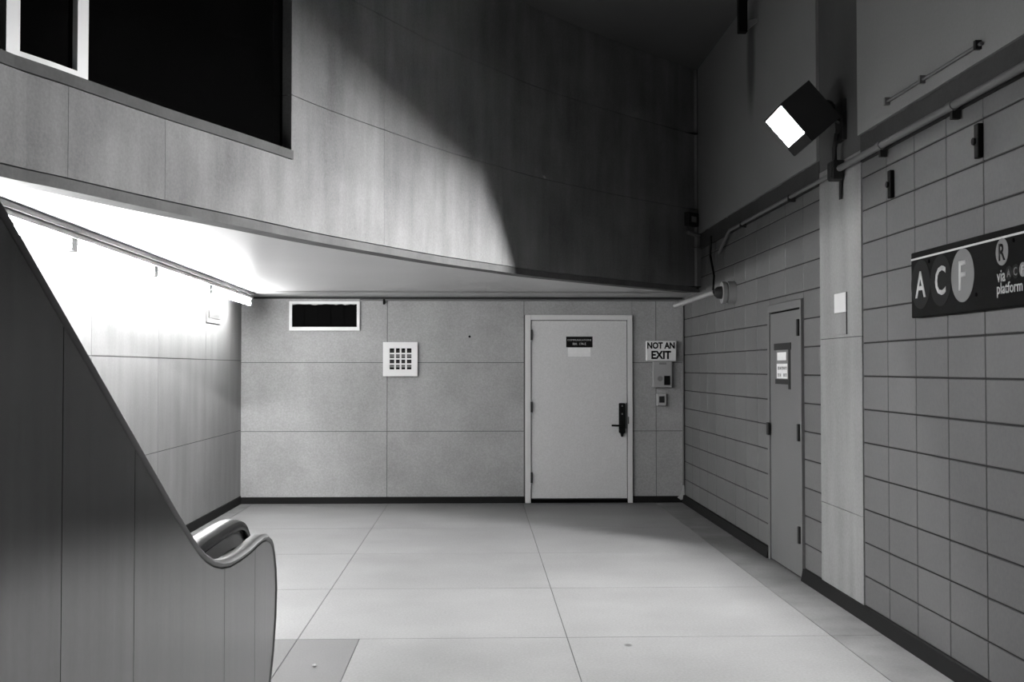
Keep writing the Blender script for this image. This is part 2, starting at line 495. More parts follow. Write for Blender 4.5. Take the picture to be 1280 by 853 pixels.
wpart('pane', so0 + fw0, so1 - fw1, ZSILL + 0.032, ZC, -0.045, -0.038, M_glass)
wpart('pane', so1 + 0.016, SJ - 0.002, ZSILL + 0.001, ZC, -0.075, -0.065, M_glass)
wpart('pane', 0, so0, ZSILL + 0.001, ZC, -0.075, -0.065, M_glass)
# high ceiling, end wall and the space behind the upper window
o = box('ceiling', (XL - 0.3, YN - 0.3, ZC), (XR + 0.3, YB + 0.3, ZC + 0.2), M_ceil)
tag(o, 'high dim ceiling over the hall', 'ceiling', kind='structure')
o = box('wall_front', (XL - 0.3, YN - 0.3, 0), (XR + 0.3, YN, ZC), M_back)
tag(o, 'plain concrete wall closing the hall behind the viewpoint', 'wall', kind='structure')
# thin dark shadow trim and conduit where back wall meets the low ceiling
o = box('trim_1', (XL + 0.02, YB - 0.018, ZS - 0.022), (XR - 0.02, YB - 0.0005, ZS - 0.001), M_dark)
tag(o, 'thin dark strip where the back wall meets the low ceiling', 'trim', kind='structure')

# ------------------------------------------------------------------ ESCALATOR (side panel, newel, handrail)
XE = -0.78
def pe(px, py): 
    v = onX(px, py, XE); return Vector((v.y, v.z))
outline_px = [(0, 245), (60, 351), (120, 457), (180, 563), (222, 637), (236, 660), (243, 671), (251, 683), (259, 691.5), (268, 697.5), (278, 700), (288, 698.5), (300, 692), (312, 683.5), (322, 674), (329, 668.5), (334.5, 667), (339, 671), (341.5, 678), (343.5, 690), (345.3, 710), (346, 735), (345, 770), (342, 815), (338, 853)]
OUT = [pe(*p) for p in outline_px]
SL = (OUT[0] - OUT[4]).normalized()
top0 = OUT[0] + SL * 2.3
print('escalator slope deg', math.degrees(math.atan2(SL.y, -SL.x)), 'pts', [(round(p.x, 2), round(p.y, 2)) for p in OUT[4::5]])
low = [OUT[-1] + Vector((-0.12, -0.17)), OUT[-1] + Vector((-0.28, -0.30)), Vector((OUT[-1].x - 0.36, 0.0))]
prof = [top0] + OUT + low
es = empty('escalator', (XE, OUT[-1].x - 0.4, 0))
tag(es, 'brushed steel escalator side with black handrail rising towards the viewer', 'escalator')
def resample(pl, step=0.05):
    out = [pl[0]]
    for a, b in zip(pl, pl[1:]):
        n = max(1, int((b - a).length / step))
        for k in range(1, n + 1): out.append(a.lerp(b, k / n))
    return out
PR = resample(prof)
# side panels: the outline cut into strips at the vertical sheet joints
PGAP = 0.0045
cuts = [-0.6] + [onX(px, 700, XE).y for px in (-120, 77, 168, 281, 319)] + [9]
def clip_strip(poly, y0, y1):
    def clip(pl, keep, cross):
        out = []
        for a, b in zip(pl, pl[1:] + pl[:1]):
            ka, kb = keep(a), keep(b)
            if ka: out.append(a)
            if ka != kb: out.append(cross(a, b))
        return out
    def cr(c):
        return lambda a, b: a.lerp(b, (c - a.x) / (b.x - a.x))
    poly = clip(poly, lambda p: p.x >= y0, cr(y0))
    if poly: poly = clip(poly, lambda p: p.x <= y1, cr(y1))
    return poly
TR = 0.024                                 # width of the edge moulding as seen on the face
def inset(pl, d):
    out = []
    for i, p in enumerate(pl):
        a = pl[max(0, i - 1)]; b = pl[min(len(pl) - 1, i + 1)]
        t = (b - a).normalized(); out.append(p + Vector((t.y, -t.x)) * -d)
    return out
# sign so the inset goes into the panel
test = inset(PR, 0.01)
sgn = 1 if test[10].y < PR[10].y else -1
IN = inset(PR, sgn * (TR + PGAP))
body_poly = IN + [Vector((IN[0].x, 0.0))]
for y0, y1 in zip(cuts, cuts[1:]):
    st = clip_strip(body_poly, y0 + 0.0018, y1 - 0.0018)
    if len(st) < 3: continue
    prism('side_panel', [(XE + 0.0, p.x, p.y) for p in st], (-0.004, 0, 0), M_steel, es)
for nm, xa, th, dd in (('core', -0.006, -0.026, TR - 0.008), ('core', -0.033, -0.262, 0.085)):
    prism(nm, [(XE + xa, p.x, p.y) for p in inset(PR, sgn * dd) + [Vector((IN[0].x, 0.0))]], (th, 0, 0), M_dark, es)
# rounded edge moulding along the outline, over the deck
bm = bmesh.new(); sec = [(0.001, TR - 0.003), (0.004, 0.012), (-0.003, 0.003), (-0.014, 0.0), (-0.040, 0.0), (-0.032, 0.06), (-0.026, 0.06), (-0.026, TR + 0.002), (-0.006, TR + 0.002)]
rings = []
for i, p in enumerate(PR):
    a = PR[max(0, i - 1)]; b = PR[min(len(PR) - 1, i + 1)]
    t = (b - a).normalized(); nn = Vector((t.y, -t.x)) * -sgn
    rings.append([bm.verts.new((XE + dx, p.x + nn.x * dn, p.y + nn.y * dn)) for dx, dn in sec])
for a, b in zip(rings, rings[1:]):
    for k in range(len(sec)): bm.faces.new((a[k], a[(k + 1) % len(sec)], b[(k + 1) % len(sec)], b[k]))
bm.faces.new(rings[0]); bm.faces.new(rings[-1][::-1])
mesh_obj('edge_moulding', bm, M_steel_lt, es, smooth=True)
# deck strip between moulding and handrail, following the same outline a little lower
def deck(name, x0, x1, dn, th, m, i0=0, i1=None):
    pl = PR[i0:i1]; bm = bmesh.new(); R = []
    for i, p in enumerate(pl):
        a = pl[max(0, i - 1)]; b = pl[min(len(pl) - 1, i + 1)]
        t = (b - a).normalized(); nn = Vector((t.y, -t.x)) * -sgn
        R.append([bm.verts.new((x, p.x + nn.x * k, p.y + nn.y * k)) for x, k in ((x0, dn), (x1, dn), (x1, dn + th), (x0, dn + th))])
    for a, b in zip(R, R[1:]):
        for k in range(4): bm.faces.new((a[k], a[(k + 1) % 4], b[(k + 1) % 4], b[k]))
    bm.faces.new(R[0]); bm.faces.new(R[-1][::-1])
    return mesh_obj(name, bm, m, es, smooth=True)
deck('deck_cover', XE - 0.041, XE - 0.296, 0.06, 0.02, M_steel_lt, 0, None)
# handrail: rounded rubber band above the deck, bending down at the newel
XH = XE - 0.125
hz = 1.0
def hp(px, py, X=XH): 
    v = onX(px, py, X); return Vector((v.y, v.z))
hr = [Vector((3.28, 0.985)) + SL * 3.8, Vector((3.28, 0.985)) + SL * 1.0, Vector((3.28, 0.985)) + SL * 0.15, Vector((3.42, 0.962)), Vector((3.75, 0.96)), Vector((4.08, 0.96)),
      Vector((4.24, 0.945)), Vector((4.335, 0.905)), Vector((4.36, 0.85)), Vector((4.335, 0.79)), Vector((4.28, 0.74))]
HR = catmull(hr, 6)
sec = [(-0.042, 0.004), (-0.036, 0.018), (-0.018, 0.026), (0.018, 0.026), (0.036, 0.018), (0.042, 0.004), (0.040, -0.012), (0.026, -0.018), (-0.026, -0.018), (-0.040, -0.012)]
bm = bmesh.new(); R = []
for i, p in enumerate(HR):
    a = HR[max(0, i - 1)]; b = HR[min(len(HR) - 1, i + 1)]
    t = (b - a).normalized(); nn = Vector((-t.y, t.x))
    if nn.dot(Vector((0.2, 1))) < 0 and i < len(HR) * 0.8: nn = -nn
    if i >= len(HR) * 0.8 and nn.dot(pn) < 0: nn = -nn
    pn = nn
    R.append([bm.verts.new((XH + dx, p.x + nn.x * k, p.y + nn.y * k)) for dx, k in sec])
for a, b in zip(R, R[1:]):
    for k in range(len(sec)): bm.faces.new((a[k], a[(k + 1) % len(sec)], b[(k + 1) % len(sec)], b[k]))
bm.faces.new(R[0]); bm.faces.new(R[-1][::-1])
mesh_obj('handrail', bm, M_rubber, es, smooth=True)
# guide fin carrying the handrail
bm = bmesh.new(); R = []
for i, p in enumerate(HR[:-8]):
    R.append([bm.verts.new((XH + dx, p.x, p.y - k)) for dx, k in ((-0.022, 0.016), (0.022, 0.016), (0.022, 0.075), (-0.022, 0.075))])
for a, b in zip(R, R[1:]):
    for k in range(4): bm.faces.new((a[k], a[(k + 1) % 4], b[(k + 1) % 4], b[k]))
bm.faces.new(R[0]); bm.faces.new(R[-1][::-1])
mesh_obj('handrail_guide', bm, M_steel_lt, es, smooth=True)

# ------------------------------------------------------------------ FLUORESCENT ROW
A = Vector((-2.405, 12.30)); B = Vector((-2.27, 5.49))
dirn = (B - A).normalized()
nrm = Vector((dirn.y, -dirn.x))
if nrm.x > 0: nrm = -nrm                    # towards the left wall
ends_px = [(312, 377), (262, 361), (193, 343), (90, 308)]
spos = [0.0]
for px, py in ends_px[1:]:
    best = min((abs(onZ(px, py, 2.235).x - (A + dirn * s + nrm * 0.05).x) + 0, s) for s in [k * 0.01 for k in range(900)])
    # arc position where the row is seen at this column
    best = min(range(1200), key=lambda k: abs((lambda p: math.atan2(p.x, p.y))(A + dirn * (k * 0.01) + nrm * 0.05) - math.atan2(ray(px, py).x, ray(px, py).y)))
    spos.append(best * 0.01)
print('tube joints', spos)
step = 1.83
spos += [spos[-1] + step, spos[-1] + 2 * step]
flabels = ['short bright fluorescent lamp at the far end, beside the back wall', 'fluorescent lamp second from the back wall above the small louvred vent',
           'long fluorescent lamp between the two dark lamp sockets over the left wall', 'fluorescent lamp nearest the viewer, passing behind the escalator side',
           'fluorescent lamp out beyond the escalator side, last of the row']
def prism_along(bm, s0, s1, sec):
    for (o0, z0, o1, z1) in [sec]:
        pts = []
        for s in (s0, s1):
            p = A + dirn * s
            for oo, zz in ((o0, z0), (o1, z0), (o1, z1), (o0, z1)):
                qv = p + nrm * oo; pts.append(bm.verts.new((qv.x, qv.y, zz)))
        for f in ((0, 1, 2, 3), (7, 6, 5, 4), (0, 4, 5, 1), (1, 5, 6, 2), (2, 6, 7, 3), (3, 7, 4, 0)):
            bm.faces.new([pts[i] for i in f])
for i, (s0, s1) in enumerate(zip(spos, spos[1:])):
    c = A + dirn * (s0 + s1) / 2
    t = empty('fluorescent_lamp', (c.x, c.y, ZS - 0.06))
    tag(t, flabels[i], 'lamp', 'fluorescent lamps in a row along the left wall')
    bm = bmesh.new(); prism_along(bm, s0 + 0.002, s1 - 0.002, (0.0, ZS - 0.035, 0.11, ZS - 0.001)); mesh_obj('channel', bm, M_hous, t)
    bm = bmesh.new(); prism_along(bm, s0 + 0.004, s1 - 0.004, (0.018, ZS - 0.066, 0.092, ZS - 0.036)); mesh_obj('ballast_cover', bm, M_chan, t)
    p0 = A + dirn * (s0 + 0.055) + nrm * 0.055; p1 = A + dirn * (s1 - 0.055) + nrm * 0.055
    zt_ = ZS - 0.113
    bm = bmesh.new(); bm_tube(bm, [(p0.x, p0.y, zt_), (p1.x, p1.y, zt_)], 0.02, 10)
    mesh_obj('tube', bm, M_fluo, t, smooth=True)
    for s in (s0 + 0.030, s1 - 0.030):
        bm = bmesh.new(); prism_along(bm, s - 0.024, s + 0.024, (0.035, ZS - 0.138, 0.075, ZS - 0.066)); mesh_obj('socket', bm, M_box, t)

# ------------------------------------------------------------------ FLOODLIGHT on the pilaster
view = ray(985, 150).normalized()
right = view.cross(Vector((0, 0, 1))).normalized(); up = right.cross(view)
LW = 0.50                                   # how far the face turns towards the viewer
n = (right * -0.78 + up * -0.62).normalized() * math.sqrt(1 - LW * LW) - view * LW
u = (right * 0.68 + up * -0.73); u = (u - n * u.dot(n)).normalized()
v = n.cross(u)
if v.dot(view) < 0: v = -v                  # v points away from the viewer
LP = CAM + ray(982, 151) * (7.15 / ray(982, 151).y)
ML = Matrix(((u.x, v.x, n.x, LP.x), (u.y, v.y, n.y, LP.y), (u.z, v.z, n.z, LP.z), (0, 0, 0, 1)))   # local: u, v, n
print('flood at', tuple(round(c, 2) for c in LP), 'n', tuple(round(c, 2) for c in n), 'u', tuple(round(c, 2) for c in u), 'v', tuple(round(c, 2) for c in v))
fd = empty('floodlight', (XR, 7.3, 3.0))
tag(fd, 'glaring box floodlight on an arm from the pilaster', 'lamp')
U0, U1, V0, V1, DP = -0.0875, 0.14, -0.075, 0.194, 0.26     # aperture around the arc tube; depth of the housing
RIM, DARC, ARC = 0.012, 0.100, 0.0375
def loc_box(name, lo, hi, m, par=fd):
    bm = bmesh.new(); bm_box(bm, lo, hi, ML); return mesh_obj(name, bm, m, par)
bm = bmesh.new()                            # housing: open box, aperture at n = 0
bm_box(bm, (U0 - RIM, V0 - RIM, -DP), (U1 + 0.07, V1 + RIM, -DP + 0.012), ML)
bm_box(bm, (U0 - RIM, V0 - RIM, -DP + .012), (U0, V1 + RIM, 0), ML)
bm_box(bm, (U1, V0 - RIM, -DP + .012), (U1 + 0.07, V1 + RIM, 0), ML)
bm_box(bm, (U0, V0 - RIM, -DP + .012), (U1, V0, 0), ML)
bm_box(bm, (U0, V1, -DP + .012), (U1, V1 + RIM, 0), ML)
hs = mesh_obj('housing', bm, M_hous, fd)
loc_box('reflector', (U0, V0, -DARC - 0.05), (U1, V1, -DARC - 0.04), M_refl)
bm = bmesh.new()                            # reflector cheeks lining the aperture
bm_box(bm, (U0, V1 - 0.003, -DARC - 0.04), (U1, V1 - 0.0005, -0.002), ML)
bm_box(bm, (U0, V0 + 0.0005, -DARC - 0.04), (U1, V0 + 0.003, -0.002), ML)
bm_box(bm, (U0 + 0.0005, V0 + 0.004, -DARC - 0.04), (U0 + 0.003, V1 - 0.004, -0.002), ML)
bm_box(bm, (U1 - 0.003, V0 + 0.004, -DARC - 0.04), (U1 - 0.0005, V1 - 0.004, -0.002), ML)
mesh_obj('reflector_cheeks', bm, M_refl, fd)
bm = bmesh.new(); bm_tube(bm, [ML @ Vector((-ARC, 0, -DARC)), ML @ Vector((ARC, 0, -DARC))], 0.009, 8)
mesh_obj('arc_tube', bm, M_arc, fd)
loc_box('gasket', (U1 + 0.004, V0 - RIM, 0.0005), (U1 + 0.066, V1 + RIM, 0.006), M_dark)
# arm, knuckle and wall plate
k0 = ML @ Vector((0.05, 0.0, -DP)); wp = Vector((XR - 0.005, k0.y + 0.05, 3.12))
tube('arm', [k0, k0.lerp(wp, 0.5) + Vector((0, 0, -0.01)), wp], 0.022, M_hous, fd, 8)
kn = ML @ Vector((0.09, 0, -DP - 0.03))
bm = bmesh.new(); bmesh.ops.create_uvsphere(bm, u_segments=12, v_segments=8, radius=0.06, matrix=Matrix.Translation(k0.lerp(wp, 0.3)))
mesh_obj('knuckle', bm, M_hous, fd, smooth=True)
box('wall_plate', (XR - 0.03, wp.y - 0.075, 3.0), (XR - 0.0045, wp.y + 0.075, 3.26), M_hous, fd)
tube('feed_conduit', [Vector((XR - 0.06, wp.y - 0.05, 3.04)), Vector((XR - 0.07, wp.y - 0.03, 2.95)), Vector((XR - 0.06, wp.y, 2.878))], 0.016, M_dark, fd, 8)

# ------------------------------------------------------------------ CONDUIT along the right wall
ZK, XK = 2.815, XR - 0.045
jb_y = wp.y + 0.0
cs = [(jb_y, 2.4, 'long painted conduit running from the junction box towards the viewer', -0.0), ]
t = empty('conduit', (XK, jb_y - 0.06, ZK))
tag(t, 'painted conduit above the station sign with pipe straps', 'conduit')
tube('pipe', [(XK, jb_y - 0.055, ZK), (XK, 1.0, ZK)], 0.021, M_pipe, t)
for px in (1100, 1190):
    yy = onX(px, 160, XK).y
    bm = bmesh.new(); bm_tube(bm, [(XK, yy - 0.03, ZK), (XK, yy + 0.03, ZK)], 0.026, 10); mesh_obj('coupling', bm, M_pipe, t, smooth=True)
    box('strap', (XK - 0.004, yy - 0.014, ZK - 0.065), (XR - 0.009, yy + 0.014, ZK - 0.022), M_dark, t)
t = empty('junction_box', (XK, jb_y, ZK))
tag(t, 'dark conduit junction box under the floodlight arm', 'junction box')
box('body', (XK - 0.045, jb_y - 0.053, ZK - 0.07), (XR - 0.019, jb_y + 0.053, ZK + 0.055), M_dark, t, 0.006)
box('cover', (XK - 0.050, jb_y - 0.045, ZK - 0.06), (XK - 0.0455, jb_y + 0.045, ZK + 0.045), M_dark, t, 0.002)
box('tail_strap', (XR - 0.024, jb_y - 0.012, ZK - 0.19), (XR - 0.019, jb_y + 0.03, ZK - 0.07), M_dark, t)
t = empty('conduit', (XK, jb_y + 0.06, ZK))
tag(t, 'thin conduit running from the floodlight junction box to the dark back corner', 'conduit')
tube('pipe', [(XK, jb_y + 0.055, ZK - 0.01), (XK, 10.38, ZK - 0.01), (XK, 10.46, ZK - 0.03), (XK, 10.85, ZK - 0.17)], 0.015, M_pipe, t)
for yy in (8.35, 9.9):
    box('strap', (XK - 0.018, yy - 0.012, ZK - 0.045), (XR - 0.009, yy + 0.012, ZK + 0.006), M_dark, t)

# ------------------------------------------------------------------ DOOR IN THE BACK WALL
dr = empty('door_1', ((D0 + D1) / 2, YB, 0))
tag(dr, 'pale steel door with black lever lock in the back wall', 'door', kind='structure')
l0, l1 = xb(663.5, 520), xb(784.5, 520); lt = zt(720, 400.5); lb = 0.052
box('jamb', (D0, YB - 0.03, 0), (l0, YB + 0.02, DT), M_frame, dr, 0.004)
box('jamb', (l1, YB - 0.03, 0), (D1, YB + 0.02, DT), M_frame, dr, 0.004)
box('head', (l0, YB - 0.03, lt), (l1, YB + 0.02, DT), M_frame, dr, 0.004)
box('leaf', (l0 + 0.007, YB - 0.012, lb), (l1 - 0.009, YB + 0.03, lt - 0.007), M_door, dr, 0.003)
box('threshold', (l0, YB - 0.004, 0), (l1, YB + 0.03, lb - 0.012), M_void, dr)
for py in (419, 509, 597):
    z = zt(664, py)
    bm = bmesh.new(); bm_tube(bm, [(l0 + 0.006, YB - 0.034, z - 0.06), (l0 + 0.006, YB - 0.034, z + 0.06)], 0.011, 8)
    mesh_obj('hinge', bm, M_dark, dr, smooth=True)
lk0, lk1, lkt, lkb = xb(773), xb(780.8), zt(777, 504), zt(777, 541.5)
lk = box('lock', (lk0, YB - 0.052, lkb), (lk1, YB - 0.0125, lkt), M_black, dr, 0.008)
lv = zt(770, 532)
tube('lever', [(lk0 + 0.03, YB - 0.06, lv), (lk0 - 0.03, YB - 0.075, lv), (xb(763.5), YB - 0.075, lv + 0.002)], 0.011, M_black, lk, 8)
bm = bmesh.new(); bm_tube(bm, [((lk0 + lk1) / 2, YB - 0.03, lkb + 0.004), ((lk0 + lk1) / 2, YB - 0.03, lkb - 0.042)], [0.022, 0.011], 8); mesh_obj('key_housing', bm, M_black, lk, smooth=True)
for py in (507.5, 517.5):
    box('indicator', (xb(776.2), YB - 0.0535, zt(777, py + 1)), (xb(777.6), YB - 0.0521, zt(777, py - 1)), M_chan, lk)
box('edge_guard', (lk1 + 0.004, YB - 0.016, lkb + 0.05), (l1 - 0.011, YB - 0.0121, lkt), M_chan, dr)
box('strike', (l1 + 0.002, YB - 0.034, zt(777, 530)), (l1 + 0.012, YB - 0.0301, zt(777, 521)), M_black, dr)
a0, a1, at_, ab = xb(707.6), xb(740.6), zt(724, 421), zt(724, 434.5)
npl = box('nameplate', (a0, YB - 0.017, ab), (a1, YB - 0.0121, at_), M_black, dr)
text('lettering', 'COMMUNICATIONS', ((a0 + a1) / 2, YB - 0.0171, zt(724, 425.3)), 0.019, M_sign_white, npl, ROT_BACK, 0.0, width=(a1 - a0) * 0.9)
text('lettering', 'RM. 174-S', ((a0 + a1) / 2, YB - 0.0171, zt(724, 430.2)), 0.027, M_sign_white, npl, ROT_BACK, 0.01, width=(a1 - a0) * 0.5)
box('paper_label', (xb(709.8), YB - 0.0145, zt(724, 446)), (xb(738), YB - 0.0121, ab - 0.004), M_paper, dr)

# ------------------------------------------------------------------ NOT AN EXIT, call box, push button
t = empty('exit_sign', (xb(826), YB, zt(826, 452)))
tag(t, 'white sign reading NOT AN EXIT beside the grey door', 'sign')
e0, e1, et, eb = xb(807), xb(844.2), zt(826, 426.5), zt(826, 451.5)
box('plate', (e0, YB - 0.075, eb), (e1, YB - 0.0005, et), M_white, t, 0.008)
text('lettering', 'NOT AN', ((e0 + e1) / 2 - 0.006, YB - 0.0752, zt(826, 432.3)), 0.076, M_black, t, ROT_BACK, 0.04, width=0.315)
text('lettering', 'EXIT', ((e0 + e1) / 2 - 0.003, YB - 0.0752, zt(826, 444)), 0.094, M_black, t, ROT_BACK, 0.04, width=0.225)
t = empty('call_box', (xb(827), YB, zt(827, 485)))
tag(t, 'grey wall call box hanging right below the NOT AN EXIT sign', 'call box')
c0, c1, ct, cb = xb(815.5), xb(839), eb - 0.004, zt(827, 484.5)
box('body', (c0, YB - 0.06, cb), (c1, YB - 0.0005, ct), M_box, t, 0.005)
box('keypad', (xb(829), YB - 0.066, zt(827, 481.5)), (xb(836.5), YB - 0.0601, zt(827, 470)), M_black, t, 0.002)
bm = bmesh.new(); pc = Vector((xb(824), YB - 0.0601, zt(824, 473.5))); bm_tube(bm, [pc, pc + Vector((0, -0.004, 0))], 0.03, 16); mesh_obj('speaker', bm, M_chan, t)
box('tag_plate', (xb(823), YB - 0.062, zt(824, 456)), (xb(832), YB - 0.0601, zt(824, 453.5)), M_chan, t)
t = empty('push_button', (xb(826), YB, zt(826, 508)))
tag(t, 'small square push button box under the call box', 'switch')
box('body', (xb(820), YB - 0.045, zt(826, 507.5)), (xb(832), YB - 0.0005, zt(826, 492)), M_offwhite, t, 0.006)
box('button', (xb(823), YB - 0.052, zt(826, 503.5)), (xb(829.5), YB - 0.0451, zt(826, 495.5)), M_dark, t, 0.004)
tag(tube('corner_conduit', [(xb(853.5), YB - 0.02, 0.2), (xb(853.5), YB - 0.02, ZS - 0.05)], 0.012, M_pipe), 'thin upright conduit in the right corner of the back wall', 'conduit')
tag(tube('ceiling_conduit', [(xb(450), YB - 0.02, ZS - 0.034), (xb(848), YB - 0.02, ZS - 0.034)], 0.011, M_pipe), 'thin conduit along the top of the back wall above the door', 'conduit')
tag(tube('wall_bolt', [(xb(587), YB, zt(587, 421)), (xb(587), YB - 0.02, zt(587, 421))], 0.014, M_black, n=8), 'small dark bolt end alone on the back wall left of the door', 'bolt')
tag(tube('wall_hook', [(xb(480), YB - 0.012, zt(479, 377)), (xb(480), YB - 0.03, zt(479, 380)), (xb(480), YB - 0.03, ZS - 0.025)], 0.012, M_black, n=8), 'small dark clip at the ceiling line above the square register', 'clip')
# scraped corner: a flake of loose plaster at the foot of the corner conduit
bm = bmesh.new()
pf = [(xb(846), zt(850, 622)), (xb(850), zt(850, 618)), (xb(854), zt(850, 605)), (xb(855.5), zt(850, 624)), (xb(850), zt(850, 625))]
bm_prism(bm, [(x, YB - 0.016, z) for x, z in pf], (0, 0.0035, 0))
tag(mesh_obj('plaster_flake', bm, M_offwhite, loc=(xb(850), YB, 0)), 'pale broken patch at the foot of the back right corner', 'plaster patch')

# ------------------------------------------------------------------ VENTS
t = empty('vent_grille', (xb(405), YB, zt(405, 413)))
tag(t, 'wide dark vent with white frame high on the back wall', 'vent')
v0, v1, vt, vb = xb(361.5), xb(449.5), zt(405, 377), zt(405, 413.5)
i0, i1, it, ib = xb(365), xb(446), zt(405, 380), zt(405, 409)
F_ = YB - 0.022
box('frame_rail', (v0, F_, it), (v1, YB - 0.0005, vt), M_white, t)
box('frame_rail', (v0, F_, vb), (v1, YB - 0.0005, ib), M_white, t)
box('frame_stile', (v0, F_, ib), (i0, YB - 0.0005, it), M_white, t)
box('frame_stile', (i1, F_, ib), (v1, YB - 0.0005, it), M_white, t)
box('screen', (i0, YB - 0.006, ib), (i1, YB - 0.0005, it), M_void, t)
for k in range(1, 5):
    x = i0 + (i1 - i0) * (k - 0.1) / 4.9
    box('divider', (x - 0.004, YB - 0.014, ib), (x + 0.004, YB - 0.0065, it), M_void, t)
bm = bmesh.new()                                # torn paper edge left along the top
pts = [(i0, it)]; m_ = 22
for k in range(m_ + 1): pts.append((i0 + (i1 - i0) * k / m_, it - random.uniform(0.004, 0.016)))
pts.append((i1, it)); bm_prism(bm, [(x, YB - 0.018, z) for x, z in pts[1:-1]] + [(i1, YB - 0.018, it), (i0, YB - 0.018, it)], (0, 0.002, 0))
mesh_obj('torn_edge', bm, M_offwhite, t)
t = empty('air_register', (xb(500), YB, zt(500, 470)))
tag(t, 'square white register with sixteen dark openings on the back wall', 'vent')
r0, r1, rt, rb = xb(479), xb(522), zt(500, 428), zt(500, 470.5)
h0, h1, ht, hb = xb(487.2), xb(514.5), zt(500, 435.7), zt(500, 462)
F_ = YB - 0.03
box('face_rail', (r0, F_, ht), (r1, YB - 0.0005, rt), M_white, t)
box('face_rail', (r0, F_, rb), (r1, YB - 0.0005, hb), M_white, t)
box('face_stile', (r0, F_, hb), (h0, YB - 0.0005, ht), M_white, t)
box('face_stile', (h1, F_, hb), (r1, YB - 0.0005, ht), M_white, t)
box('duct', (h0, YB - 0.004, hb), (h1, YB - 0.0005, ht), M_void, t)
cw = (h1 - h0); ch = (ht - hb)
for k in range(1, 4):
    x = h0 + cw * k / 4
    box('mullion', (x - 0.009, F_ + 0.002, hb), (x + 0.009, YB - 0.0045, ht), M_white, t)
    z = hb + ch * k / 4
    box('crossbar', (h0, F_ + 0.004, z - 0.009), (h1, YB - 0.0050, z + 0.009), M_white, t)
for k in range(4):                              # damper blades inside
    z = hb + ch * (k + 0.5) / 4
    box('damper', (h0, YB - 0.010, z - (0.022 if k % 2 else 0.008)), (h1, YB - 0.0046, z + 0.012), M_dark if k in (1, 3) else M_chan, t)
t = empty('wall_vent', onX(266, 403, XL))
tag(t, 'small pale louvred vent on the left wall under the tubes', 'vent')
wv = [onX(257.5, 368, XL), onX(275, 368, XL), onX(258, 403, XL)]
y0, y1, zb_, zt2 = wv[0].y, wv[1].y, wv[2].z, 2.13
box('plate', (XL + 0.0005, y0, zb_), (XL + 0.012, y1, zt2), M_pipe, t)
for k in range(8):
    z = zb_ + 0.05 + (zt2 - zb_ - 0.08) * k / 7.5
    box('louvre', (XL + 0.0121, y0 + 0.05, z), (XL + 0.022, y1 - 0.05, z + 0.018), M_pipe, t)

# ------------------------------------------------------------------ SERVICE DOOR IN THE RIGHT WALL
dr = empty('door_2', (XR, (DY0 + DY1) / 2, 0))
tag(dr, 'narrow grey service door with posted notice in the block wall', 'door', kind='structure')
FW = 0.055
xf = XR - 0.022
box('jamb', (xf, DY0, 0), (XR + 0.005, DY0 + FW * 0.6, TD), M_door2, dr, 0.003)
box('jamb', (xf, DY1 - FW, 0), (XR + 0.005, DY1, TD), M_door2, dr, 0.003)
box('head', (xf, DY0 + FW * 0.6, TD - 0.06), (XR + 0.005, DY1 - FW, TD), M_door2, dr, 0.003)
box('leaf', (xf + 0.010, DY0 + FW * 0.6 + 0.006, 0.012), (XR + 0.005, DY1 - FW - 0.006, TD - 0.072), M_door2, dr, 0.002)
box('gap', (xf + 0.020, DY0 + FW * 0.6, 0.008), (XR + 0.0052, DY1 - FW, TD - 0.06), M_void, dr)
for py in (409, 542, 671):
    z = onX(1002, py, xf).z; yy = DY0 + FW * 0.6 + 0.045
    box('hinge', (xf - 0.010, yy - 0.022, z - 0.062), (xf + 0.0099, yy + 0.012, z + 0.062), M_dark, dr, 0.003)
z = onX(964, 535, xf).z
box('latch', (xf - 0.02, DY1 - FW - 0.03, z - 0.06), (xf - 0.0005, DY1 - FW + 0.025, z + 0.04), M_dark, dr, 0.004)
nx = xf + 0.0098
def npt(px, py): return onX(px, py, nx)
def nbox(name, pa, pb, th, m, par):
    a, b = npt(*pa), npt(*pb); return box(name, (nx - th, min(a.y, b.y), min(a.z, b.z)), (nx, max(a.y, b.y), max(a.z, b.z)), m, par)
holder = nbox('notice_holder', (971, 434), (987.5, 478), 0.004, M_chan, dr)
nbox('tape', (968.3, 430), (988.8, 437), 0.006, M_dark, dr)
nbox('tape', (970, 474), (987.5, 481), 0.006, M_dark, dr)
nbox('tape', (985.6, 429), (988.4, 487), 0.005, M_dark, dr)
nt1 = nbox('notice', (972.6, 441), (983.4, 450.5), 0.007, M_paper, dr)
nt2 = nbox('notice', (972.0, 455), (985.2, 473.5), 0.007, M_paper, dr)
for row in ((458.5, 462.5), (467, 471.5)):      # lettering too faint to read: rows of dark marks
    for k in range(5):
        if row[0] > 465 and k == 2: continue
        a = npt(973.4 + k * 2.35, row[0]); b = npt(973.4 + k * 2.35 + 1.6, row[1])
        bm = bmesh.new(); x_ = nx - 0.0071
        y0, y1, z0, z1 = max(a.y, b.y), min(a.y, b.y), min(a.z, b.z), max(a.z, b.z)
        bm_box(bm, (x_ - 0.001, y1, z0), (x_, y1 + (y0 - y1) * 0.35, z1)); bm_box(bm, (x_ - 0.001, y0 - (y0 - y1) * 0.3, z0), (x_, y0, z1))
        if k % 2: bm_box(bm, (x_ - 0.001, y1, (z0 + z1) / 2 - 0.004), (x_, y0, (z0 + z1) / 2 + 0.004))
        else: bm_box(bm, (x_ - 0.001, y1, z1 - 0.008), (x_, y0, z1))
        mesh_obj('lettering', bm, M_chan, nt2)

